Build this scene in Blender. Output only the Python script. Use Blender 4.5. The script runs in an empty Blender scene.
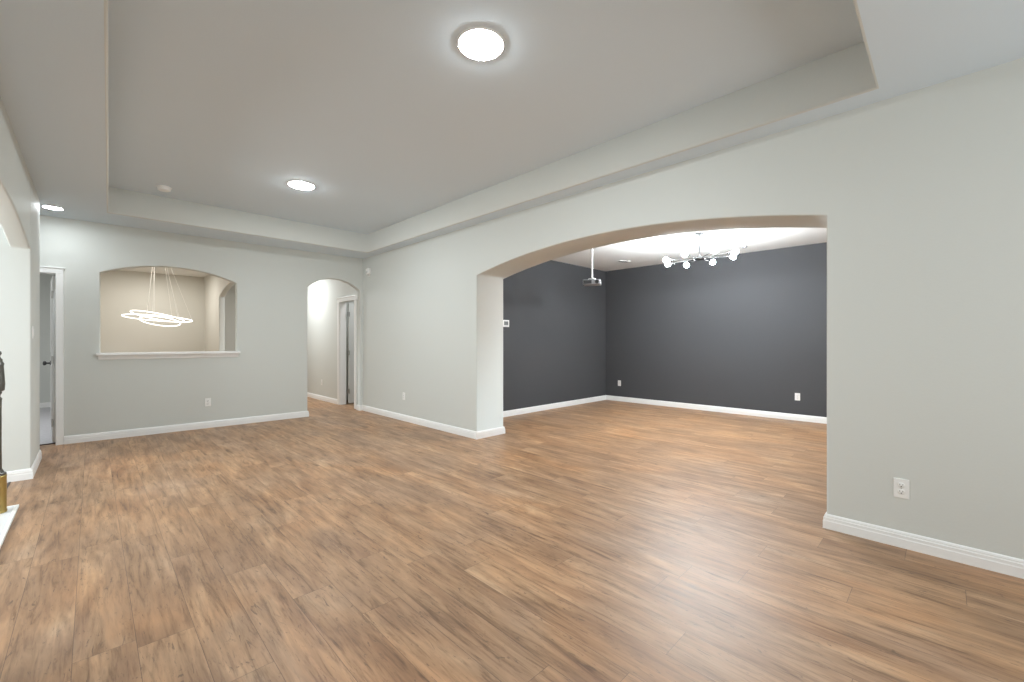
import bpy, bmesh, math, random
from mathutils import Vector, Matrix, geometry

# ------------------------------------------------------------------ camera, world, exposure
scene = bpy.context.scene
COL = scene.collection
F_PX, CX, HY = 426.0, 512.0, 341.5          # focal length and horizon in pixels of the 1024x682 frame
YAW = math.atan(420.0 / F_PX)
CAM_Z = 1.22
cam_data = bpy.data.cameras.new('camera')
cam = bpy.data.objects.new('camera', cam_data)
COL.objects.link(cam)
cam.location = (0, 0, CAM_Z)
cam.rotation_euler = (math.pi / 2, 0, -YAW)
cam_data.sensor_fit = 'HORIZONTAL'
cam_data.sensor_width = 36.0
cam_data.lens = F_PX * 36.0 / 1024.0
cam_data.shift_y = (HY - 341.0) / 1024.0
cam_data.clip_start = 0.02
scene.camera = cam

scene.view_settings.view_transform = 'Standard'
scene.view_settings.look = 'None'
scene.view_settings.gamma = 1.0
scene.view_settings.use_curve_mapping = False
scene.view_settings.exposure = 0.40
scene.cycles.use_denoising = True
scene.cycles.max_bounces = 14
scene.cycles.diffuse_bounces = 10

world = bpy.data.worlds.new('sky'); scene.world = world
world.use_nodes = True
world.node_tree.nodes['Background'].inputs[0].default_value = (0.82, 0.91, 1.0, 1)
world.node_tree.nodes['Background'].inputs[1].default_value = 1.0

CAN_E = 160.0          # emission of a recessed light's lens
BULB_E = 480.0        # emission of a chandelier bulb
RING_E = 1.9         # emission of the ring chandelier


def area(name, loc, rot, sx, sy, power, color=(1, 1, 1)):
    d = bpy.data.lights.new(name, 'AREA'); d.shape = 'RECTANGLE'
    d.size, d.size_y, d.energy, d.color = sx, sy, power, color
    o = bpy.data.objects.new(name, d); COL.objects.link(o)
    o.location, o.rotation_euler = loc, rot
    return o


# added daylight at unseen windows, the hall's lamp, and fill added in other rooms
area('window_daylight', (0.75, -2.35, 1.45), (math.radians(100), 0, 0), 1.3, 1.5, 20, (0.97, 0.99, 0.98))
area('window_daylight', (2.45, -2.35, 1.45), (math.radians(100), 0, 0), 1.3, 1.5, 20, (0.97, 0.99, 0.98))
area('window_daylight', (-2.75, 4.1, 1.45), (0, math.radians(-101), 0), 1.5, 1.8, 78, (0.94, 0.985, 1.0))  # daylight added from the side to brighten the right wall and soffit
area('hall_ceiling_lamp', (2.70, 9.35, 2.66), (0, 0, 0), 0.3, 0.3, 32, (0.95, 0.985, 1.0))
area('closet_ceiling_lamp', (3.95, 7.55, 2.66), (0, 0, 0), 0.2, 0.2, 6, (0.97, 0.99, 1.0))  # unseen lamp added to brighten the open door slab
area('bedroom_ceiling_lamp', (-1.2, 8.9, 2.66), (0, 0, 0), 0.4, 0.4, 28, (0.97, 0.98, 1.0))  # unseen fill added to light the bedroom behind the door
area('dining_ceiling_lamp', (0.9, 10.9, 2.66), (0, 0, 0), 0.4, 0.4, 18, (1.0, 0.965, 0.89))  # unseen fill added on top of the ring chandelier's own light
area('dining_ceiling_lamp', (0.45, 7.85, 2.66), (0, 0, 0), 0.3, 0.3, 5.5, (1.0, 0.965, 0.89))  # unseen fill added to light the wires from the near side


# ------------------------------------------------------------------ materials
def mat(name, color, rough=0.5, metal=0.0, spec=0.5, bump=0.0, bump_scale=120.0):
    m = bpy.data.materials.new(name); m.use_nodes = True
    nt = m.node_tree; b = nt.nodes['Principled BSDF']
    b.inputs['Base Color'].default_value = (*color, 1)
    b.inputs['Roughness'].default_value = rough
    b.inputs['Metallic'].default_value = metal
    b.inputs['Specular IOR Level'].default_value = spec
    if bump > 0:
        tc = nt.nodes.new('ShaderNodeTexCoord')
        n = nt.nodes.new('ShaderNodeTexNoise'); n.inputs['Scale'].default_value = bump_scale
        n.inputs['Detail'].default_value = 3
        bp = nt.nodes.new('ShaderNodeBump'); bp.inputs['Strength'].default_value = bump
        bp.inputs['Distance'].default_value = 0.002
        nt.links.new(tc.outputs['Object'], n.inputs['Vector'])
        nt.links.new(n.outputs['Fac'], bp.inputs['Height'])
        nt.links.new(bp.outputs['Normal'], b.inputs['Normal'])
    return m


def emit(name, color, strength):
    m = bpy.data.materials.new(name); m.use_nodes = True
    nt = m.node_tree; nt.nodes.clear()
    e = nt.nodes.new('ShaderNodeEmission'); o = nt.nodes.new('ShaderNodeOutputMaterial')
    e.inputs[0].default_value = (*color, 1); e.inputs[1].default_value = strength
    nt.links.new(e.outputs[0], o.inputs[0])
    return m


M_WALL = mat('grey_wall_paint', (0.625, 0.64, 0.61), 0.6, spec=0.3, bump=0.25, bump_scale=90)
M_CEIL = mat('ceiling_paint', (0.655, 0.73, 0.785), 0.8, spec=0.2, bump=0.2, bump_scale=90)
M_CEILW = mat('white_ceiling_paint', (0.78, 0.78, 0.76), 0.8, spec=0.2, bump=0.2, bump_scale=90)
M_DARK = mat('charcoal_wall_paint', (0.070, 0.071, 0.075), 0.72, spec=0.18, bump=0.5, bump_scale=70)
M_CREAM = mat('cream_wall_paint', (0.64, 0.63, 0.585), 0.6, spec=0.3, bump=0.2, bump_scale=90)
M_TRIM = mat('white_trim_paint', (0.86, 0.86, 0.85), 0.35, spec=0.5)
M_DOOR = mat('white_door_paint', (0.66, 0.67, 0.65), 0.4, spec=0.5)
M_PLATE = mat('white_plastic', (0.85, 0.85, 0.83), 0.3)
M_SLOT = mat('black_slot', (0.02, 0.02, 0.02), 0.6)
M_STEEL = mat('dark_bronze_metal', (0.10, 0.10, 0.10), 0.35, metal=0.9)
M_NICKEL = mat('brushed_nickel', (0.55, 0.54, 0.52), 0.3, metal=1.0)
M_PEWTER = mat('aged_pewter', (0.16, 0.155, 0.14), 0.35, metal=0.85, bump=0.4, bump_scale=60)
M_BRASS = mat('aged_brass', (0.52, 0.40, 0.15), 0.32, metal=0.9, bump=0.25, bump_scale=50)
M_MARBLE = mat('white_marble', (0.80, 0.82, 0.86), 0.25)
M_BLACK = mat('black_plastic', (0.015, 0.015, 0.017), 0.3)
M_SILVER = mat('silver_plastic', (0.30, 0.30, 0.31), 0.35, metal=0.3)
M_SCREEN = mat('grey_display', (0.18, 0.19, 0.19), 0.2)
M_WIRE = mat('pale_wire', (0.95, 0.93, 0.88), 0.4)
M_THRESH = mat('dark_threshold', (0.05, 0.035, 0.03), 0.5)
E_CAN = emit('can_lens_glow', (0.90, 0.985, 1.03), CAN_E)
E_CANS = emit('small_can_glow', (0.92, 0.985, 1.02), 95.0)
E_BULB = emit('bulb_glow', (0.91, 0.985, 1.04), BULB_E)
E_RING = emit('ring_glow', (1.0, 0.96, 0.88), RING_E)


def carpet_material():
    m = mat('grey_carpet', (0.55, 0.55, 0.57), 0.95, spec=0.1)
    nt = m.node_tree; b = nt.nodes['Principled BSDF']
    tc = nt.nodes.new('ShaderNodeTexCoord'); n = nt.nodes.new('ShaderNodeTexNoise')
    n.inputs['Scale'].default_value = 60; n.inputs['Detail'].default_value = 4
    r = nt.nodes.new('ShaderNodeValToRGB')
    r.color_ramp.elements[0].color = (0.42, 0.42, 0.44, 1); r.color_ramp.elements[1].color = (0.66, 0.66, 0.68, 1)
    nt.links.new(tc.outputs['Object'], n.inputs['Vector']); nt.links.new(n.outputs['Fac'], r.inputs[0])
    nt.links.new(r.outputs[0], b.inputs['Base Color'])
    return m


M_CARPET = carpet_material()


def wood_material():
    """Rustic laminate: planks 0.183 m wide along world Y, staggered joints, mottled tone, streaks and thin seams."""
    m = bpy.data.materials.new('brown_laminate_planks'); m.use_nodes = True
    nt = m.node_tree; N = nt.nodes; L = nt.links
    b = N['Principled BSDF']

    def node(t, **kw):
        n = N.new(t)
        for k, v in kw.items(): setattr(n, k, v)
        return n

    def math_(op, a, c=None, clamp=False):
        n = node('ShaderNodeMath', operation=op, use_clamp=clamp)
        for i, v in enumerate((a, c)):
            if v is None: continue
            if isinstance(v, (int, float)): n.inputs[i].default_value = v
            else: L.new(v, n.inputs[i])
        return n.outputs[0]

    def combine(x, y, z):
        n = node('ShaderNodeCombineXYZ')
        for i, v in enumerate((x, y, z)):
            if isinstance(v, (int, float)): n.inputs[i].default_value = v
            else: L.new(v, n.inputs[i])
        return n.outputs[0]

    def noise(vec, scale, detail=4, rough=0.55, dist=0.0):
        n = node('ShaderNodeTexNoise')
        n.inputs['Scale'].default_value = scale; n.inputs['Detail'].default_value = detail
        n.inputs['Roughness'].default_value = rough; n.inputs['Distortion'].default_value = dist
        L.new(vec, n.inputs['Vector'])
        return n.outputs['Fac']

    def ramp(fac, stops):
        r = node('ShaderNodeValToRGB')
        els = r.color_ramp.elements
        while len(els) < len(stops): els.new(0.5)
        for e, (p, c) in zip(els, stops):
            e.position = p; e.color = (*c, 1)
        L.new(fac, r.inputs[0])
        return r.outputs[0]

    def mix(fac, a, c, mode='MIX'):
        n = node('ShaderNodeMix', data_type='RGBA', blend_type=mode)
        if isinstance(fac, (int, float)): n.inputs['Factor'].default_value = fac
        else: L.new(fac, n.inputs['Factor'])
        for s, v in (('A', a), ('B', c)):
            sock = [i for i in n.inputs if i.name == s and i.type == 'RGBA'][0]
            if isinstance(v, tuple): sock.default_value = (*v, 1)
            else: L.new(v, sock)
        return [o for o in n.outputs if o.type == 'RGBA'][0]

    tc = node('ShaderNodeTexCoord'); sep = node('ShaderNodeSeparateXYZ')
    L.new(tc.outputs['Object'], sep.inputs[0])
    X, Y = sep.outputs[0], sep.outputs[1]
    u = math_('DIVIDE', math_('ADD', X, 0.054 + 0.183 * 40), 0.183)
    col = math_('FLOOR', u); fu = math_('FRACT', u)
    wn = node('ShaderNodeTexWhiteNoise', noise_dimensions='1D'); L.new(col, wn.inputs['W'])
    v = math_('ADD', math_('DIVIDE', math_('ADD', Y, 30.0), 1.25), wn.outputs['Value'])
    row = math_('FLOOR', v); fv = math_('FRACT', v)
    wn2 = node('ShaderNodeTexWhiteNoise', noise_dimensions='2D'); L.new(combine(col, row, 0.0), wn2.inputs['Vector'])
    rnd = wn2.outputs['Value']
    offx = math_('MULTIPLY', rnd, 37.0)
    # plank-space coordinates, stretched along the plank
    pv = combine(math_('ADD', X, offx), math_('MULTIPLY', Y, 0.085), rnd)
    pv2 = combine(math_('ADD', X, offx), math_('MULTIPLY', Y, 0.22), rnd)
    grain = noise(pv, 60, 5, 0.65, 0.5)
    streak = noise(pv, 25, 6, 0.66, 0.8)
    blotch = noise(pv2, 7.0, 4, 0.55, 0.8)
    base = ramp(blotch, [(0.30, (0.275, 0.153, 0.085)), (0.46, (0.365, 0.216, 0.124)), (0.60, (0.430, 0.264, 0.155)), (0.76, (0.520, 0.342, 0.213))])
    tone = ramp(streak, [(0.33, (0.52, 0.47, 0.43)), (0.43, (0.87, 0.85, 0.82)), (0.54, (1.03, 1.02, 1.01)), (0.68, (1.16, 1.14, 1.12))])
    c1 = mix(1.0, base, tone, 'MULTIPLY')
    gr = ramp(grain, [(0.34, (0.66, 0.62, 0.59)), (0.46, (0.98, 0.98, 0.98)), (0.68, (1.12, 1.12, 1.10))])
    c2 = mix(0.8, c1, gr, 'MULTIPLY')
    # dark checks and knots
    crack = noise(combine(math_('ADD', X, offx), math_('MULTIPLY', Y, 0.20), math_('ADD', rnd, 5.0)), 30, 4, 0.7, 2.6)
    ck = ramp(crack, [(0.60, (0, 0, 0)), (0.67, (1, 1, 1))])
    ckf = node('ShaderNodeSeparateColor'); L.new(ck, ckf.inputs[0])
    c3 = mix(math_('MULTIPLY', ckf.outputs[0], 0.65), c2, (0.10, 0.062, 0.042))
    # slow drift between orange-brown and grey-brown
    drift = noise(combine(X, math_('MULTIPLY', Y, 0.5), 3.0), 2.3, 3, 0.5, 0.5)
    c3 = mix(1.0, c3, ramp(drift, [(0.34, (0.90, 0.93, 0.98)), (0.5, (1.0, 1.0, 0.98)), (0.68, (1.10, 1.02, 0.90))]), 'MULTIPLY')
    # plank to plank tone
    pt = math_('ADD', math_('MULTIPLY', wn2.outputs['Value'], 0.12), 0.94)
    ptc = node('ShaderNodeCombineColor')
    for i in range(3): L.new(pt, ptc.inputs[i])
    c4 = mix(1.0, c3, ptc.outputs[0], 'MULTIPLY')
    # seams
    du = math_('MULTIPLY', math_('MINIMUM', fu, math_('SUBTRACT', 1.0, fu)), 0.183)
    dv = math_('MULTIPLY', math_('MINIMUM', fv, math_('SUBTRACT', 1.0, fv)), 1.25)
    d = math_('MINIMUM', du, dv)
    seam = math_('LESS_THAN', d, 0.0011)
    c5 = mix(math_('MULTIPLY', seam, 0.6), c4, (0.06, 0.04, 0.03))
    L.new(c5, b.inputs['Base Color'])
    rr = math_('ADD', math_('MULTIPLY', grain, 0.16), 0.36)
    L.new(rr, b.inputs['Roughness'])
    b.inputs['Specular IOR Level'].default_value = 0.5
    bp = node('ShaderNodeBump'); bp.inputs['Strength'].default_value = 0.25; bp.inputs['Distance'].default_value = 0.002
    hgt = math_('SUBTRACT', grain, math_('MULTIPLY', seam, 1.0))
    L.new(hgt, bp.inputs['Height']); L.new(bp.outputs['Normal'], b.inputs['Normal'])
    return m


M_WOOD = wood_material()


# ------------------------------------------------------------------ mesh helpers
def new_obj(name, bm, mats, parent=None, kind=None, loc=(0, 0, 0), rot=(0, 0, 0), smooth=False):
    me = bpy.data.meshes.new(name)
    bmesh.ops.recalc_face_normals(bm, faces=bm.faces)
    bm.to_mesh(me); bm.free()
    for mm in (mats if isinstance(mats, (list, tuple)) else [mats]): me.materials.append(mm)
    if smooth:
        for p in me.polygons: p.use_smooth = True
        me.set_sharp_from_angle(angle=math.radians(38))
    o = bpy.data.objects.new(name, me); COL.objects.link(o)
    o.location, o.rotation_euler = loc, rot
    if parent: o.parent = parent
    if kind: o['kind'] = kind
    return o


def thing(name, label, cat, loc=(0, 0, 0), rot=(0, 0, 0), group=None):
    o = bpy.data.objects.new(name, None); COL.objects.link(o)
    o.empty_display_size = 0.05
    o.location, o.rotation_euler = loc, rot
    o['label'] = label; o['category'] = cat
    if group: o['group'] = group
    return o


def add_box(bm, x0, x1, y0, y1, z0, z1, bevel=0.0, seg=2, mi=0):
    vs = [bm.verts.new(p) for p in ((x0, y0, z0), (x1, y0, z0), (x1, y1, z0), (x0, y1, z0),
                                    (x0, y0, z1), (x1, y0, z1), (x1, y1, z1), (x0, y1, z1))]
    fs = [bm.faces.new([vs[i] for i in q]) for q in ((0, 3, 2, 1), (4, 5, 6, 7), (0, 1, 5, 4), (1, 2, 6, 5), (2, 3, 7, 6), (3, 0, 4, 7))]
    if bevel:
        es = list({e for f in fs for e in f.edges})
        r = bmesh.ops.bevel(bm, geom=es, offset=bevel, segments=seg, affect='EDGES', profile=0.6)
        fs = r['faces'] + [f for f in fs if f.is_valid]
    for f in fs:
        if f.is_valid: f.material_index = mi
    return fs


def box_bm(*a, **k):
    bm = bmesh.new(); add_box(bm, *a, **k); return bm


def add_lathe(bm, prof, seg=32, center=(0, 0, 0), axis=None):
    """Revolve (radius, height) points about local Z."""
    rings = []
    rot = axis if axis is not None else Matrix.Identity(3)
    c = Vector(center)
    for r, z in prof:
        if r < 1e-6:
            rings.append([bm.verts.new(c + rot @ Vector((0, 0, z)))])
        else:
            rings.append([bm.verts.new(c + rot @ Vector((r * math.cos(2 * math.pi * i / seg), r * math.sin(2 * math.pi * i / seg), z))) for i in range(seg)])
    for a, b in zip(rings[:-1], rings[1:]):
        for i in range(seg):
            j = (i + 1) % seg
            if len(a) == 1 and len(b) > 1: bm.faces.new((a[0], b[i], b[j]))
            elif len(b) == 1 and len(a) > 1: bm.faces.new((a[i], a[j], b[0]))
            elif len(a) > 1: bm.faces.new((a[i], a[j], b[j], b[i]))


def lathe_bm(prof, seg=32, **k):
    bm = bmesh.new(); add_lathe(bm, prof, seg, **k); return bm


def add_tube(bm, pts, r, seg=10, closed=False):
    pts = [Vector(p) for p in pts]; n = len(pts); rings = []
    up = Vector((0, 0, 1))
    for i, p in enumerate(pts):
        if closed: t = pts[(i + 1) % n] - pts[i - 1]
        else: t = pts[min(i + 1, n - 1)] - pts[max(i - 1, 0)]
        t.normalize()
        a = t.cross(up)
        if a.length < 1e-3: a = t.cross(Vector((1, 0, 0)))
        a.normalize(); b = t.cross(a)
        rings.append([bm.verts.new(p + r * (math.cos(2 * math.pi * k / seg) * a + math.sin(2 * math.pi * k / seg) * b)) for k in range(seg)])
    m = n if closed else n - 1
    for i in range(m):
        A, B = rings[i], rings[(i + 1) % n]
        for k in range(seg):
            bm.faces.new((A[k], A[(k + 1) % seg], B[(k + 1) % seg], B[k]))
    if not closed:
        bm.faces.new(rings[0][::-1]); bm.faces.new(rings[-1])


def signed_area(loop):
    return 0.5 * sum(a[0] * b[1] - b[0] * a[1] for a, b in zip(loop, loop[1:] + loop[:1]))


def offset_loop(loop, d):
    """Move a CCW loop outwards by d (mitred)."""
    n = len(loop); out = []
    for i in range(n):
        p0, p1, p2 = Vector(loop[i - 1]), Vector(loop[i]), Vector(loop[(i + 1) % n])
        e1 = (p1 - p0).normalized(); e2 = (p2 - p1).normalized()
        n1 = Vector((e1.y, -e1.x)); n2 = Vector((e2.y, -e2.x))
        m = (n1 + n2)
        k = d / max(0.25, 1 + n1.dot(n2))
        out.append(tuple(p1 + m * k))
    return out


def panel_bm(outer, holes, t, place, r=0.012, mi=(0, 0, 0), arc=4):
    """A slab of thickness t with openings whose edges are rounded; place(a, b, depth) gives the point.
    Material indices: front face, back face, reveals."""
    bm = bmesh.new()
    if signed_area(outer) < 0: outer = outer[::-1]
    holes = [h if signed_area(h) > 0 else h[::-1] for h in holes]

    def cap(depth, idx):
        loops = [outer] + [offset_loop(h, r) for h in holes]
        flat = [p for l in loops for p in l]
        tris = geometry.tessellate_polygon([[Vector((p[0], p[1], 0)) for p in l] for l in loops])
        vs = [bm.verts.new(place(p[0], p[1], depth)) for p in flat]
        for q in tris:
            try:
                f = bm.faces.new([vs[i] for i in q]); f.material_index = idx
            except ValueError:
                pass
        res, k = [], 0
        for l in loops:
            res.append(vs[k:k + len(l)]); k += len(l)
        return res
    front, back = cap(0.0, mi[0]), cap(t, mi[1])
    n = len(outer)
    for i in range(n):
        j = (i + 1) % n
        bm.faces.new((front[0][i], front[0][j], back[0][j], back[0][i])).material_index = mi[0]
    for hi, h in enumerate(holes):
        rings = [front[hi + 1]]
        steps = [(r * (1 - math.sin(a)), r * (1 - math.cos(a))) for a in [math.pi / 2 * k / arc for k in range(1, arc + 1)]]
        for off, dep in steps:
            rings.append([bm.verts.new(place(p[0], p[1], dep)) for p in offset_loop(h, off)])
        for off, dep in reversed(steps):
            rings.append([bm.verts.new(place(p[0], p[1], t - dep)) for p in offset_loop(h, off)])
        rings.append(back[hi + 1])
        for A, B in zip(rings[:-1], rings[1:]):
            for i in range(len(A)):
                j = (i + 1) % len(A)
                f = bm.faces.new((A[i], A[j], B[j], B[i])); f.material_index = mi[2]; f.smooth = True
    return bm


def on_x(x, sign=1):      # a = Y, b = Z, depth along X
    return lambda a, b, d: (x + sign * d, a, b)


def on_y(y, sign=1):      # a = X, b = Z, depth along Y
    return lambda a, b, d: (a, y + sign * d, b)


def rect(a0, a1, b0, b1):
    return [(a0, b0), (a1, b0), (a1, b1), (a0, b1)]


def arch(a0, a1, z0, spring, apex, n=28):
    """Opening with a segmental arch head."""
    half = (a1 - a0) / 2; rise = apex - spring; c = (a0 + a1) / 2
    R = (half * half + rise * rise) / (2 * rise); th0 = math.asin(half / R)
    pts = [(a0, z0), (a1, z0)]
    for k in range(n + 1):
        t = th0 - 2 * th0 * k / n
        pts.append((c + R * math.sin(t), apex - R + R * math.cos(t)))
    return pts


def bw(x):
    return BY - SK * (x + 0.3)


def skew(o):
    p = Matrix.Translation((-0.3, BY, 0))
    o.matrix_world = p @ Matrix.Rotation(-SK, 4, 'Z') @ p.inverted() @ o.matrix_basis
    return o


def wall(name, outer, holes, t, place, mats, mi=(0, 0, 0), r=0.012):
    return new_obj(name, panel_bm(outer, holes, t, place, r, mi), mats, kind='structure')


BASE_PROF = [(0, 0), (0.017, 0), (0.017, 0.050), (0.0145, 0.056), (0.0145, 0.072), (0.011, 0.076), (0.011, 0.083), (0.007, 0.090), (0.0, 0.094)]


def sweep(bm, path, prof, side=1, lift=0.0):
    """Sweep a (distance from wall, height) profile along a floor path; side=+1 puts it left of the path."""
    P = [Vector((p[0], p[1])) for p in path]; n = len(P); rings = []
    for i in range(n):
        ds = []
        if i > 0: ds.append((P[i] - P[i - 1]).normalized())
        if i < n - 1: ds.append((P[i + 1] - P[i]).normalized())
        ns = [Vector((-d.y, d.x)) * side for d in ds]
        if len(ns) == 2: m = (ns[0] + ns[1]) / max(0.2, 1 + ns[0].dot(ns[1]))
        else: m = ns[0]
        rings.append([bm.verts.new((P[i].x + m.x * d, P[i].y + m.y * d, z + lift)) for d, z in prof])
    k = len(prof)
    for A, B in zip(rings[:-1], rings[1:]):
        for i in range(k):
            j = (i + 1) % k
            bm.faces.new((A[i], A[j], B[j], B[i]))
    bm.faces.new(rings[0]); bm.faces.new(rings[-1][::-1])


def baseboard(name, path, side=1):
    bm = bmesh.new(); sweep(bm, path, BASE_PROF, side)
    return new_obj(name, bm, M_TRIM, kind='structure')


# ------------------------------------------------------------------ the setting
ZS, ZT, ZD = 2.686, 2.985, 2.695            # lower ceiling, tray ceiling, ceiling of the dark room
SK = 0.026                                  # the back wall runs slightly out of square
WX, WT = 3.425, 0.465                       # face and thickness of the wall with the wide arch
BY, BT = 7.34, 0.12                         # face and thickness of the back wall
LX = -0.39                                  # face of the left wall
DY = 5.0                                    # dark room, left wall
DF0, DF1 = (7.69, 4.99), (7.83, -1.5)       # dark room, far wall line
HX = 3.405                                  # hall, right wall
FY = -2.2                                   # wall behind the camera

new_obj('floor', box_bm(-2.7, 8.2, -2.5, 12.6, -0.08, 0.0), M_WOOD, kind='structure')
new_obj('floor_bedroom', box_bm(-3.4, -0.13, 7.45, 12.2, -0.02, 0.006), M_CARPET, kind='structure')

wall('wall_right', rect(-2.5, 7.45, -0.06, 2.74), [arch(0.541, 4.106, -0.04, 2.046, 2.240, 40)], WT, on_x(WX), [M_WALL, M_WALL])
skew(wall('wall_back', rect(-2.7, 3.9, -0.06, 2.74),
     [rect(-1.085, -0.290, -0.04, 2.035), arch(0.072, 1.515, 1.05, 2.075, 2.226), arch(2.497, 3.376, -0.04, 2.112, 2.285)],
     BT, on_y(BY), [M_WALL, M_CREAM], (0, 0, 0)))
wall('wall_left', rect(-2.5, 6.0, -0.06, 2.74), [arch(2.6, 5.73, -0.04, 2.035, 2.185)], 0.12, on_x(LX, -1), [M_WALL])
new_obj('wall_left_pier', box_bm(-2.7, LX + 0.002, 5.70, 6.62, -0.06, 2.74, bevel=0.008), M_WALL, kind='structure')
# the wall behind the camera, with two unseen windows added for daylight
wall('wall_front', rect(-0.6, 3.9, -0.06, 2.74), [rect(0.1, 1.4, 0.7, 2.2), rect(1.8, 3.1, 0.7, 2.2)], 0.14, on_y(FY, -1), [M_WALL])
for i, x0 in enumerate((0.1, 1.8)):
    bm = bmesh.new()
    add_box(bm, x0, x0 + 1.3, FY - 0.10, FY - 0.05, 0.70, 0.75); add_box(bm, x0, x0 + 1.3, FY - 0.10, FY - 0.05, 2.15, 2.20)
    add_box(bm, x0, x0 + 0.05, FY - 0.10, FY - 0.05, 0.75, 2.15); add_box(bm, x0 + 1.25, x0 + 1.3, FY - 0.10, FY - 0.05, 0.75, 2.15)
    add_box(bm, x0 + 0.05, x0 + 1.25, FY - 0.095, FY - 0.055, 1.43, 1.47)
    new_obj('window_%d' % (i + 1), bm, M_TRIM, kind='structure')
# side room beyond the left arch
wall('wall_side_room_left', rect(2.2, 5.72, -0.06, 2.74), [rect(3.2, 5.0, 0.7, 2.2)], 0.12, on_x(-2.58, -1), [M_WALL])
bm = bmesh.new()
add_box(bm, -2.68, -2.63, 3.2, 5.0, 0.70, 0.75); add_box(bm, -2.68, -2.63, 3.2, 5.0, 2.15, 2.20)
for y0 in (3.2, 4.075, 4.95): add_box(bm, -2.68, -2.63, y0, y0 + 0.05, 0.75, 2.15)
new_obj('window_3', bm, M_TRIM, kind='structure')  # window added in the unseen wall to let light into the main room
new_obj('wall_side_room_near', box_bm(-2.58, LX - 0.12, 2.2, 2.32, -0.06, 2.74), M_WALL, kind='structure')
new_obj('wall_passage_left', box_bm(-2.7, -2.58, 6.62, BY, -0.06, 2.74), M_WALL, kind='structure')

# main ceiling: lower border around a raised tray
tray = [(0.004, 0.278), (3.233, 0.278), (3.233, 6.685), (0.134, 6.685)]
bm = panel_bm(rect(-2.7, 3.5, -2.5, 7.40), [tray], ZT - ZS + 0.016, lambda a, b, d: (a, b, ZS + d), r=0.014, mi=(0, 0, 1))
add_box(bm, -0.2, 3.4, 0.1, 6.9, ZT, ZT + 0.05)
new_obj('ceiling', bm, [M_CEIL, M_WALL], kind='structure')

# dark room behind the wide arch
bm = bmesh.new()
vs = [(DF0[0], DF0[1]), (DF1[0], DF1[1]), (DF1[0] + 0.12, DF1[1]), (DF0[0] + 0.12, DF0[1] + 0.13)]
lo = [bm.verts.new((x, y, -0.06)) for x, y in vs]; hi = [bm.verts.new((x, y, 2.78)) for x, y in vs]
bm.faces.new(lo[::-1]); bm.faces.new(hi)
for i in range(4): bm.faces.new((lo[i], lo[(i + 1) % 4], hi[(i + 1) % 4], hi[i]))
new_obj('wall_dark_room_far', bm, M_DARK, kind='structure')
new_obj('wall_dark_room_left', box_bm(WX + WT - 0.02, DF0[0] + 0.02, DY, DY + 0.12, -0.06, 2.78), M_DARK, kind='structure')
new_obj('wall_dark_room_right', box_bm(WX + WT - 0.02, DF1[0] + 0.1, -1.62, -1.5, -0.06, 2.78), M_WALL, kind='structure')
new_obj('ceiling_dark_room', box_bm(WX + 0.3, 8.0, -1.62, DY + 0.12, ZD, ZD + 0.06), M_CEILW, kind='structure')

# hall behind the small arch
wall('wall_hall_right', rect(7.30, 12.0, -0.06, 2.74), [rect(7.53, 8.19, -0.04, 1.985)], 0.12, on_x(HX), [M_WALL], r=0.004)
wall('wall_hall_left', rect(7.38, 12.0, -0.06, 2.74), [arch(8.05, 10.414, -0.04, 2.13, 2.33)], 0.10, on_x(1.95, -1), [M_WALL, M_CREAM], (0, 1, 0))
new_obj('wall_hall_far', box_bm(-0.15, 3.6, 12.0, 12.1, -0.06, 2.74), M_CREAM, kind='structure')
new_obj('ceiling_hall', box_bm(-0.15, 3.6, 7.30, 12.1, 2.70, 2.76), M_CEILW, kind='structure')
# closet behind the hall door
new_obj('wall_closet_far', box_bm(HX + 0.1, 4.7, 8.75, 8.85, -0.06, 2.74), M_WALL, kind='structure')
new_obj('wall_closet_right', box_bm(4.7, 4.8, 7.3, 8.85, -0.06, 2.74), M_WALL, kind='structure')
new_obj('ceiling_closet', box_bm(HX + 0.1, 4.8, 7.3, 8.85, 2.70, 2.76), M_CEILW, kind='structure')
# bedroom behind the left door
new_obj('wall_dining_left', box_bm(-0.13, -0.03, BY + BT, 12.0, -0.06, 2.74), [M_CREAM], kind='structure')
new_obj('wall_bedroom_far', box_bm(-3.4, -0.13, 11.63, 11.73, -0.06, 2.74), M_WALL, kind='structure')
new_obj('wall_bedroom_left', box_bm(-3.5, -3.4, BY, 11.73, -0.06, 2.74), M_WALL, kind='structure')
new_obj('wall_bedroom_near', box_bm(-3.4, -2.7, BY, BY + BT, -0.06, 2.74), M_WALL, kind='structure')
new_obj('ceiling_bedroom', box_bm(-3.4, -0.13, BY + 0.06, 11.73, 2.70, 2.76), M_CEILW, kind='structure')

# baseboards
baseboard('baseboard_right', [(WX, FY), (WX, 0.541), (WX + WT, 0.541), (WX + WT, -1.5)], 1)
baseboard('baseboard_arch_left', [(WX + WT, DY), (WX + WT, 4.106), (WX, 4.106), (WX, bw(WX)), (3.376, bw(3.376)), (3.376, bw(3.376) + BT)], 1)
baseboard('baseboard_back', [(2.497, bw(2.497) + BT), (2.497, bw(2.497)), (-0.236, bw(-0.236))], 1)
baseboard('baseboard_left', [(LX, 6.62), (LX, 5.70), (-2.58, 5.70)], 1)
baseboard('baseboard_dark_room', [(WX + WT, DY), DF0, DF1], -1)
baseboard('baseboard_hall', [(HX, 8.275), (HX, 12.0), (1.95, 12.0)], 1)
baseboard('baseboard_bedroom', [(-3.4, 11.63), (-0.13, 11.63)], -1)

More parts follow.
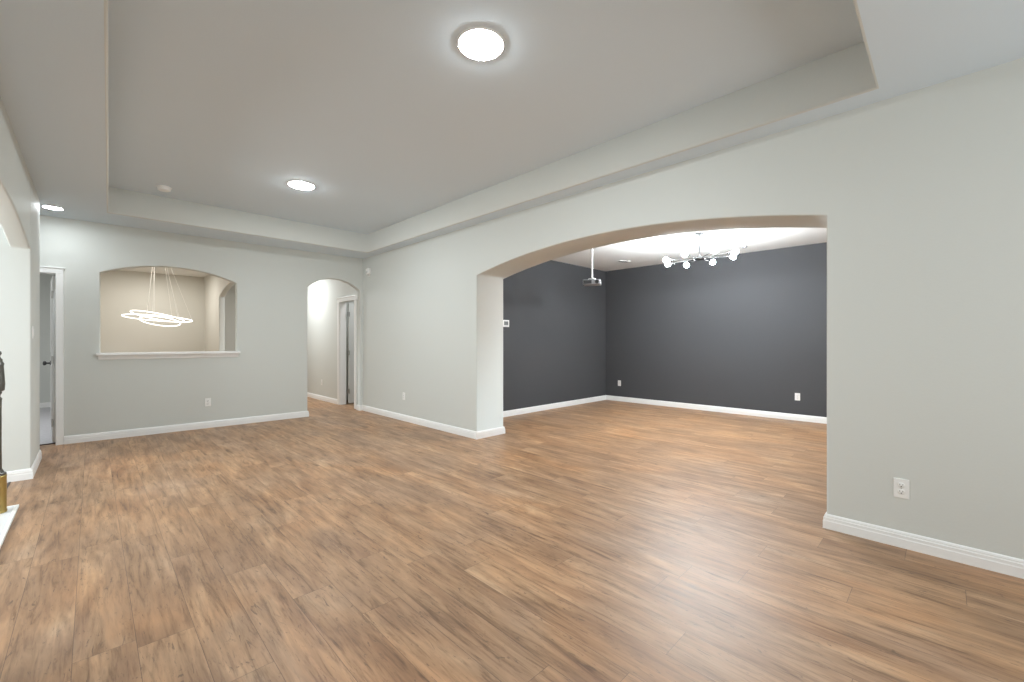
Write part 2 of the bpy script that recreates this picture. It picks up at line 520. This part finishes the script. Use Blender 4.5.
# casing of the left door (back wall), jamb lining and stop
bm = bmesh.new()
add_box(bm, -0.305, -0.240, BY - 0.016, BY, 0, 2.02, bevel=0.004); add_box(bm, -1.135, -1.07, BY - 0.016, BY, 0, 2.02, bevel=0.004)
add_box(bm, -1.135, -0.240, BY - 0.016, BY, 2.02, 2.085, bevel=0.004); add_box(bm, -1.15, -0.228, BY - 0.024, BY, 2.079, 2.094, bevel=0.003)
add_box(bm, -0.306, -0.290, BY, BY + BT, 0, 2.02); add_box(bm, -1.085, -1.069, BY, BY + BT, 0, 2.02)
add_box(bm, -1.085, -0.290, BY, BY + BT, 2.02, 2.035)
skew(new_obj('trim_1', bm, M_TRIM, kind='structure'))
# casing of the hall door
bm = bmesh.new()
add_box(bm, HX - 0.016, HX, 8.19, 8.27, 0, 1.985, bevel=0.004); add_box(bm, HX - 0.016, HX, 7.45, 7.53, 0, 1.985, bevel=0.004)
add_box(bm, HX - 0.018, HX, 7.40, 8.27, 1.975, 2.05, bevel=0.004); add_box(bm, HX - 0.03, HX, 7.40, 8.285, 2.045, 2.06, bevel=0.004)
add_box(bm, HX, HX + 0.12, 8.17, 8.19, 0, 1.985); add_box(bm, HX, HX + 0.12, 7.53, 7.55, 0, 1.985)
new_obj('trim_2', bm, M_TRIM, kind='structure')
# ledge of the pass-through: board and apron
bm = bmesh.new()
add_box(bm, 0.035, 1.555, BY - 0.045, BY + BT + 0.03, 1.047, 1.078, bevel=0.006)
sweep(bm, [(1.535, BY), (0.055, BY)], [(0, 0), (0.010, 0.0), (0.016, 0.02), (0.030, 0.045), (0.034, 0.052), (0, 0.052)], 1, lift=0.995)
skew(new_obj('trim_3', bm, M_TRIM, kind='structure'))
# floor strip under the left arch
new_obj('trim_4', box_bm(-0.515, -0.50, 2.6, 5.68, 0.0, 0.004), M_THRESH, kind='structure')
new_obj('trim_5', box_bm(-1.068, -0.307, BY + 0.10, BY + 0.125, 0.0, 0.010), M_THRESH, kind='structure')


def door_slab(name, w, h, hinge, ang, swing_pts, knob_sides, mt):
    """Panelled slab hinged at local x=0, running along +x, thickness along y."""
    bm = bmesh.new()
    add_box(bm, 0, w, -0.0175, 0.0175, 0.020, h, bevel=0.002)
    for z0, z1 in ((0.22, 0.92), (1.08, h - 0.18)):
        for s in (-1, 1):
            for x0, x1 in ((0.11, w / 2 - 0.05), (w / 2 + 0.05, w - 0.11)):
                y = s * 0.0175
                add_box(bm, x0, x1, min(y, y + s * 0.004), max(y, y + s * 0.004), z0, z1, bevel=0.003)
    d = new_obj(name, bm, mt, kind='structure', loc=hinge, rot=(0, 0, ang))
    for s in knob_sides:
        kb = lathe_bm([(0, 0), (0.032, 0), (0.032, 0.006), (0.012, 0.010), (0.011, 0.035), (0.024, 0.042), (0.030, 0.055), (0.024, 0.068), (0, 0.072)], 20,
                      axis=Matrix.Rotation(-s * math.pi / 2, 3, 'X'))
        new_obj('door_knob', kb, M_STEEL, parent=d, loc=(w - 0.07, s * 0.0175, 0.94), smooth=True)
    for z in swing_pts:
        hb = bmesh.new(); add_lathe(hb, [(0, -0.045), (0.008, -0.045), (0.008, 0.045), (0, 0.045)], 12)
        add_box(hb, -0.028, 0.03, -0.002, 0.002, -0.044, 0.044)
        new_obj('hinge', hb, M_NICKEL, parent=d, loc=(-0.006, -0.0175 if name == 'door_2' else 0.0175, z), smooth=True)
    return d


door_slab('door_1', 0.74, 2.0, (-0.320, 7.475, 0), math.atan2(0.72, -0.047), (0.25, 1.0, 1.78), (1,), M_TRIM)
door_slab('door_2', 0.62, 1.965, (HX + 0.152, 8.150, 0), math.radians(3.0), (0.25, 1.0, 1.75), (-1,), M_DOOR)


# ------------------------------------------------------------------ ceiling fixtures
def recessed_light(loc, label, r=0.130, glow=None, dome=0.55):
    t = thing('recessed_light', label, 'ceiling light', loc, group='round recessed ceiling lights')
    bm = lathe_bm([(r, 0.0), (r + 0.010, 0.0), (r + 0.009, -0.004), (r + 0.003, -0.009), (r, -0.004), (r, 0.0)], 48)
    new_obj('trim_ring', bm, M_PLATE, parent=t, smooth=True)
    bm = lathe_bm([(a * r, -0.004 - b * dome) for a, b in ((0, 0.038), (0.35, 0.036), (0.65, 0.029), (0.88, 0.016), (1.0, 0.0))], 48)
    new_obj('lens', bm, glow or E_CAN, parent=t, smooth=True)
    return t


recessed_light((1.645, 1.93, ZT), 'large round glowing recessed light in the tray ceiling near the top of the photo')
recessed_light((1.683, 5.09, ZT), 'smaller looking round recessed light in the tray ceiling toward the back wall')
recessed_light((-0.305, 6.842, ZS), 'round recessed light in the low ceiling border above the left doorway', 0.075, E_CANS, 0.25)

t = thing('smoke_detector', 'small white round smoke detector on the tray ceiling near its back left corner', 'smoke detector', (0.585, 6.26, ZT))
new_obj('base_plate', lathe_bm([(0, 0), (0.072, 0), (0.072, -0.008), (0, -0.008)], 32), M_PLATE, parent=t, smooth=True)
new_obj('cover', lathe_bm([(0, -0.046), (0.045, -0.044), (0.060, -0.036), (0.064, -0.020), (0.062, -0.008), (0, -0.008)], 32), M_PLATE, parent=t, smooth=True)

t = thing('motion_sensor', 'small white motion sensor high on the right wall beside the back corner', 'sensor', (WX, 6.98, 2.43))
new_obj('housing', box_bm(-0.055, 0, -0.05, 0.05, -0.05, 0.05, bevel=0.014, seg=3), M_PLATE, parent=t, smooth=True)
new_obj('sensor_window', box_bm(-0.059, -0.054, -0.032, 0.032, -0.038, 0.000, bevel=0.002), mat('milky_lens', (0.7, 0.7, 0.69), 0.2), parent=t)
new_obj('bracket', box_bm(-0.02, 0, -0.015, 0.015, -0.085, -0.05, bevel=0.004), M_PLATE, parent=t)


# ------------------------------------------------------------------ outlets, switch, thermostat (local: +y out of the wall)
def outlet(loc, rz, label):
    t = thing('wall_outlet', label, 'outlet', loc, (0, 0, rz), group='white duplex wall outlets')
    new_obj('cover_plate', box_bm(-0.035, 0.035, 0, 0.006, -0.057, 0.057, bevel=0.003), M_PLATE, parent=t)
    for s in (-1, 1):
        bm = bmesh.new()
        add_lathe(bm, [(0, 0.0055), (0.0155, 0.0055), (0.0165, 0.0080), (0.0145, 0.0095), (0, 0.0095)], 20, center=(0, 0, s * 0.0195), axis=Matrix.Rotation(-math.pi / 2, 3, 'X'))
        rc = new_obj('receptacle', bm, M_PLATE, parent=t, smooth=True)
        sb = bmesh.new()
        z = s * 0.0195
        add_box(sb, -0.0078, -0.0055, 0.009, 0.0101, z + 0.0005, z + 0.0085); add_box(sb, 0.0055, 0.0078, 0.009, 0.0101, z + 0.0005, z + 0.0075)
        add_lathe(sb, [(0, 0.009), (0.0030, 0.009), (0.0030, 0.0101), (0, 0.0101)], 12, center=(0, 0, z - 0.0075), axis=Matrix.Rotation(-math.pi / 2, 3, 'X'))
        new_obj('slots', sb, M_SLOT, parent=rc)
    new_obj('screw', lathe_bm([(0, 0.0055), (0.0028, 0.0055), (0.0028, 0.0072), (0, 0.0076)], 10, axis=Matrix.Rotation(-math.pi / 2, 3, 'X')), M_NICKEL, parent=t)
    return t


PX = math.pi / 2
outlet((WX, 0.178, 0.348), PX, 'large looking white outlet on the grey wall right of the wide arch')
outlet((WX, 5.845, 0.378), PX, 'white outlet on the grey wall between the wide arch and the back corner')
outlet((1.165, bw(1.165), 0.362), math.pi - SK, 'white outlet on the back wall below the arched pass-through')
outlet((HX, 9.09, 0.37), PX, 'white outlet on the hall wall seen through the small arch')


def far_x(y):
    return DF0[0] + (DF1[0] - DF0[0]) * (y - DF0[1]) / (DF1[1] - DF0[1])


FA = PX + math.atan2(DF1[0] - DF0[0], -(DF1[1] - DF0[1])) * 1.0
outlet((far_x(4.67) - 0.0005, 4.67, 0.367), FA, 'white outlet on the dark far wall beside its left corner')
outlet((far_x(1.59) - 0.0005, 1.59, 0.366), FA, 'white outlet on the dark far wall near the right edge of the arch')

t = thing('light_switch', 'white light switch on the narrow grey wall left of the doorway', 'light switch', (LX, 5.86, 1.305), (0, 0, -PX))
new_obj('cover_plate', box_bm(-0.035, 0.035, 0, 0.006, -0.057, 0.057, bevel=0.003), M_PLATE, parent=t)
new_obj('rocker', box_bm(-0.017, 0.017, 0.005, 0.010, -0.033, 0.033, bevel=0.002), M_PLATE, parent=t)

t = thing('thermostat', 'white thermostat with grey display on the dark wall beside the arch jamb', 'thermostat', (4.775, DY, 1.512), (0, 0, math.pi))
new_obj('housing', box_bm(-0.07, 0.07, 0, 0.024, -0.056, 0.056, bevel=0.006, seg=3), M_PLATE, parent=t, smooth=True)
new_obj('display', box_bm(-0.045, 0.048, 0.023, 0.0255, -0.028, 0.034), M_SCREEN, parent=t)
for k in range(3):
    new_obj('button', box_bm(-0.040 + k * 0.030, -0.020 + k * 0.030, 0.023, 0.027, -0.046, -0.037, bevel=0.001), M_PLATE, parent=t)


# ------------------------------------------------------------------ dark room: bulb chandelier, projector, ceiling fittings
CH = (5.888, 2.337, ZD)
t = thing('chandelier', 'dark metal chandelier with eight bare glowing bulbs hanging in the dark room', 'chandelier', CH)
DROP = -0.345
new_obj('canopy', lathe_bm([(0, 0), (0.060, 0), (0.060, -0.022), (0.052, -0.028), (0, -0.028)], 32), M_STEEL, parent=t, smooth=True)
bm = bmesh.new(); add_tube(bm, [(0, 0, -0.02), (0, 0, DROP + 0.03)], 0.0075, 12)
new_obj('stem', bm, M_STEEL, parent=t, smooth=True)
new_obj('hub', lathe_bm([(0, 0.040), (0.018, 0.038), (0.030, 0.022), (0.068, 0.012), (0.072, -0.004), (0.060, -0.018), (0.020, -0.026), (0, -0.028)], 32), M_STEEL, parent=t, loc=(0, 0, DROP), smooth=True)
view = math.atan2(CH[1], CH[0])
tilt = 0.035
for k in range(8):
    a = view + math.pi / 8 + k * math.pi / 4
    lat = -math.sin(a - view)                      # to the right as seen from the main room
    z1 = DROP + tilt * lat * 0.6
    ca, sa = math.cos(a), math.sin(a)
    bm = bmesh.new(); add_tube(bm, [(0.05 * ca, 0.05 * sa, DROP), (0.20 * ca, 0.20 * sa, (DROP + z1) / 2), (0.365 * ca, 0.365 * sa, z1)], 0.0055, 10)
    arm = new_obj('arm', bm, M_STEEL, parent=t, smooth=True)
    rot = Matrix.Rotation(a, 3, 'Z') @ Matrix.Rotation(math.pi / 2, 3, 'Y')
    bm = lathe_bm([(0, 0), (0.014, 0), (0.016, 0.010), (0.016, 0.045), (0.012, 0.050), (0, 0.050)], 16, center=(0.355 * ca, 0.355 * sa, z1), axis=rot)
    new_obj('socket', bm, M_STEEL, parent=arm, smooth=True)
    prof = [(0, 0.0), (0.012, 0.002), (0.014, 0.014)] + [(0.036 * math.sin(q), 0.050 - 0.036 * math.cos(q)) for q in [math.radians(d) for d in range(40, 180, 20)]] + [(0, 0.086)]
    bm = lathe_bm(prof, 16, center=(0.405 * ca, 0.405 * sa, z1), axis=rot)
    new_obj('bulb', bm, E_BULB, parent=arm, smooth=True)

# projector on its ceiling pole
PJ = (5.478, 3.80, ZD)
t = thing('projector', 'silver and black projector hanging from a white ceiling pole in the dark room', 'projector', PJ)
pz = 2.125 - ZD
yaw = view + math.radians(8)
new_obj('ceiling_plate', lathe_bm([(0, 0), (0.05, 0), (0.05, -0.012), (0.02, -0.02), (0, -0.02)], 24), M_PLATE, parent=t, smooth=True)
bm = bmesh.new(); add_tube(bm, [(0, 0, -0.01), (0, 0, pz + 0.07)], 0.012, 16)
new_obj('pole', bm, M_PLATE, parent=t, smooth=True)
bm = bmesh.new()
add_box(bm, -0.040, 0.040, -0.040, 0.040, pz + 0.056, pz + 0.066, bevel=0.003)
for sx in (-1, 1):
    for sy in (-1, 1):
        add_tube(bm, [(0.035 * sx, 0.035 * sy, pz + 0.060), (0.045 * sx, 0.055 * sy, pz + 0.036)], 0.005, 8)
new_obj('mount_bracket', bm, M_PLATE, parent=t)
bd = new_obj('body', box_bm(-0.10, 0.10, -0.132, 0.132, pz - 0.038, pz + 0.038, bevel=0.010, seg=3), M_SILVER, parent=t, rot=(0, 0, yaw), smooth=True)
new_obj('vent_panel', box_bm(-0.104, -0.099, 0.000, 0.124, pz - 0.028, pz + 0.028, bevel=0.002), M_BLACK, parent=bd)
new_obj('lens', lathe_bm([(0, 0), (0.030, 0), (0.030, 0.016), (0.024, 0.018), (0.020, 0.010), (0, 0.010)], 24, axis=Matrix.Rotation(-math.pi / 2, 3, 'Y')), M_BLACK, parent=bd, loc=(-0.098, -0.080, pz), smooth=True)

t = thing('ceiling_vent', 'small pale vent with dark slot on the dark room ceiling behind the projector', 'vent', (6.94, 4.12, ZD), (0, 0, math.atan2(-0.077, 0.148)))
new_obj('frame', box_bm(-0.11, 0.11, -0.05, 0.05, -0.012, 0, bevel=0.004), M_CEILW, parent=t)
for k in range(2):
    new_obj('slot', box_bm(-0.095 + k * 0.1, -0.010 + k * 0.1, -0.040, 0.040, -0.014, -0.011), M_BLACK, parent=t)
t = thing('ceiling_sensor', 'small grey round fitting on the ceiling right of the bulb chandelier', 'sensor', (7.19, 2.165, ZD))
new_obj('dome', lathe_bm([(0, -0.03), (0.025, -0.028), (0.035, -0.012), (0.035, 0), (0, 0)], 24), M_SILVER, parent=t, smooth=True)

# ------------------------------------------------------------------ dining room: ring chandelier
RC = Vector((0.725, 8.45, 0))
t = thing('ring_chandelier', 'chandelier of three glowing tilted rings on thin wires beyond the arched pass-through', 'chandelier', (RC.x, RC.y, 2.70))
new_obj('canopy', lathe_bm([(0, 0), (0.10, 0), (0.10, -0.025), (0.09, -0.03), (0, -0.03)], 40), M_NICKEL, parent=t, smooth=True)


def ring(cx, cy, cz, R, tx, ty, wires, n=80):
    """Flat glowing band, slightly tilted, hung from the canopy on thin wires."""
    rotm = Matrix.Rotation(ty, 3, 'Y') @ Matrix.Rotation(tx, 3, 'X')
    c = Vector((cx, cy, cz - 2.70))
    bm = bmesh.new(); sec = []
    for i in range(n):
        a = 2 * math.pi * i / n
        sec.append([bm.verts.new(c + rotm @ Vector(((R + dr) * math.cos(a), (R + dr) * math.sin(a), dz))) for dr, dz in ((-0.005, -0.0065), (0.005, -0.0065), (0.005, 0.0065), (-0.005, 0.0065))])
    for i in range(n):
        A, B = sec[i], sec[(i + 1) % n]
        for k in range(4): bm.faces.new((A[k], A[(k + 1) % 4], B[(k + 1) % 4], B[k]))
    r = new_obj('ring', bm, E_RING, parent=t)
    for co, sg in wires:
        a = math.acos(co) * sg
        p = c + rotm @ Vector((R * math.cos(a), R * math.sin(a), 0.012))
        q = Vector((0.045 * (1 if co > 0 else -1), 0.03 * sg, -0.028))
        bm = bmesh.new(); add_tube(bm, [p, q], 0.0024, 6)
        new_obj('wire', bm, M_WIRE, parent=r)


ring(0.0, 0.0, 1.575, 0.415, -0.05, 0.075, ((0.95, -1), (-0.28, 1), (-0.39, -1)))
ring(0.0, 0.05, 1.605, 0.325, -0.08, 0.21, ((0.90, 1), (0.40, -1), (-0.25, -1)))
ring(0.02, -0.03, 1.530, 0.245, -0.22, 0.16, ((0.83, -1), (-0.21, 1), (-0.48, -1)))

# ------------------------------------------------------------------ fireplace edge at the left: hearth and column
hx = -0.383
t = thing('hearth', 'white stone hearth slab on the floor at the left edge of the room', 'hearth', (hx, 4.80, 0))
new_obj('slab', box_bm(-0.50, -0.022, -1.4, -0.022, 0.0, 0.016), M_MARBLE, parent=t)
bm = bmesh.new()
add_box(bm, -0.022, 0, -1.4, 0, 0, 0.018, bevel=0.003); add_box(bm, -0.50, -0.022, -0.022, 0, 0, 0.018, bevel=0.003)
new_obj('border_strip', bm, M_TRIM, parent=t)

t = thing('column_stand', 'dark turned metal column with a brass foot standing on the white hearth', 'column', (-0.483, 4.67, 0.018))
new_obj('foot', lathe_bm([(0, 0), (0.055, 0), (0.056, 0.012), (0.053, 0.020), (0.053, 0.245), (0.055, 0.255), (0.050, 0.262), (0, 0.262)], 40), M_BRASS, parent=t, smooth=True)
new_obj('collar', lathe_bm([(0, 0.262), (0.052, 0.262), (0.052, 0.272), (0.040, 0.285), (0.034, 0.300), (0, 0.300)], 40), M_PEWTER, parent=t, smooth=True)
new_obj('shaft', lathe_bm([(0, 0.29), (0.031, 0.29), (0.029, 0.45), (0.0295, 0.75), (0.030, 0.79), (0, 0.79)], 32), M_PEWTER, parent=t, smooth=True)
new_obj('capital', lathe_bm([(0, 0.785), (0.030, 0.785), (0.032, 0.800), (0.024, 0.812), (0.024, 0.825), (0.032, 0.838), (0.030, 0.850), (0.043, 0.858), (0.046, 0.900), (0.043, 0.96),
                             (0.039, 1.03), (0.042, 1.045), (0.034, 1.062), (0.034, 1.075), (0.026, 1.085), (0.022, 1.10), (0.030, 1.115), (0.028, 1.13), (0.015, 1.142), (0, 1.146)], 36), M_PEWTER, parent=t, smooth=True)
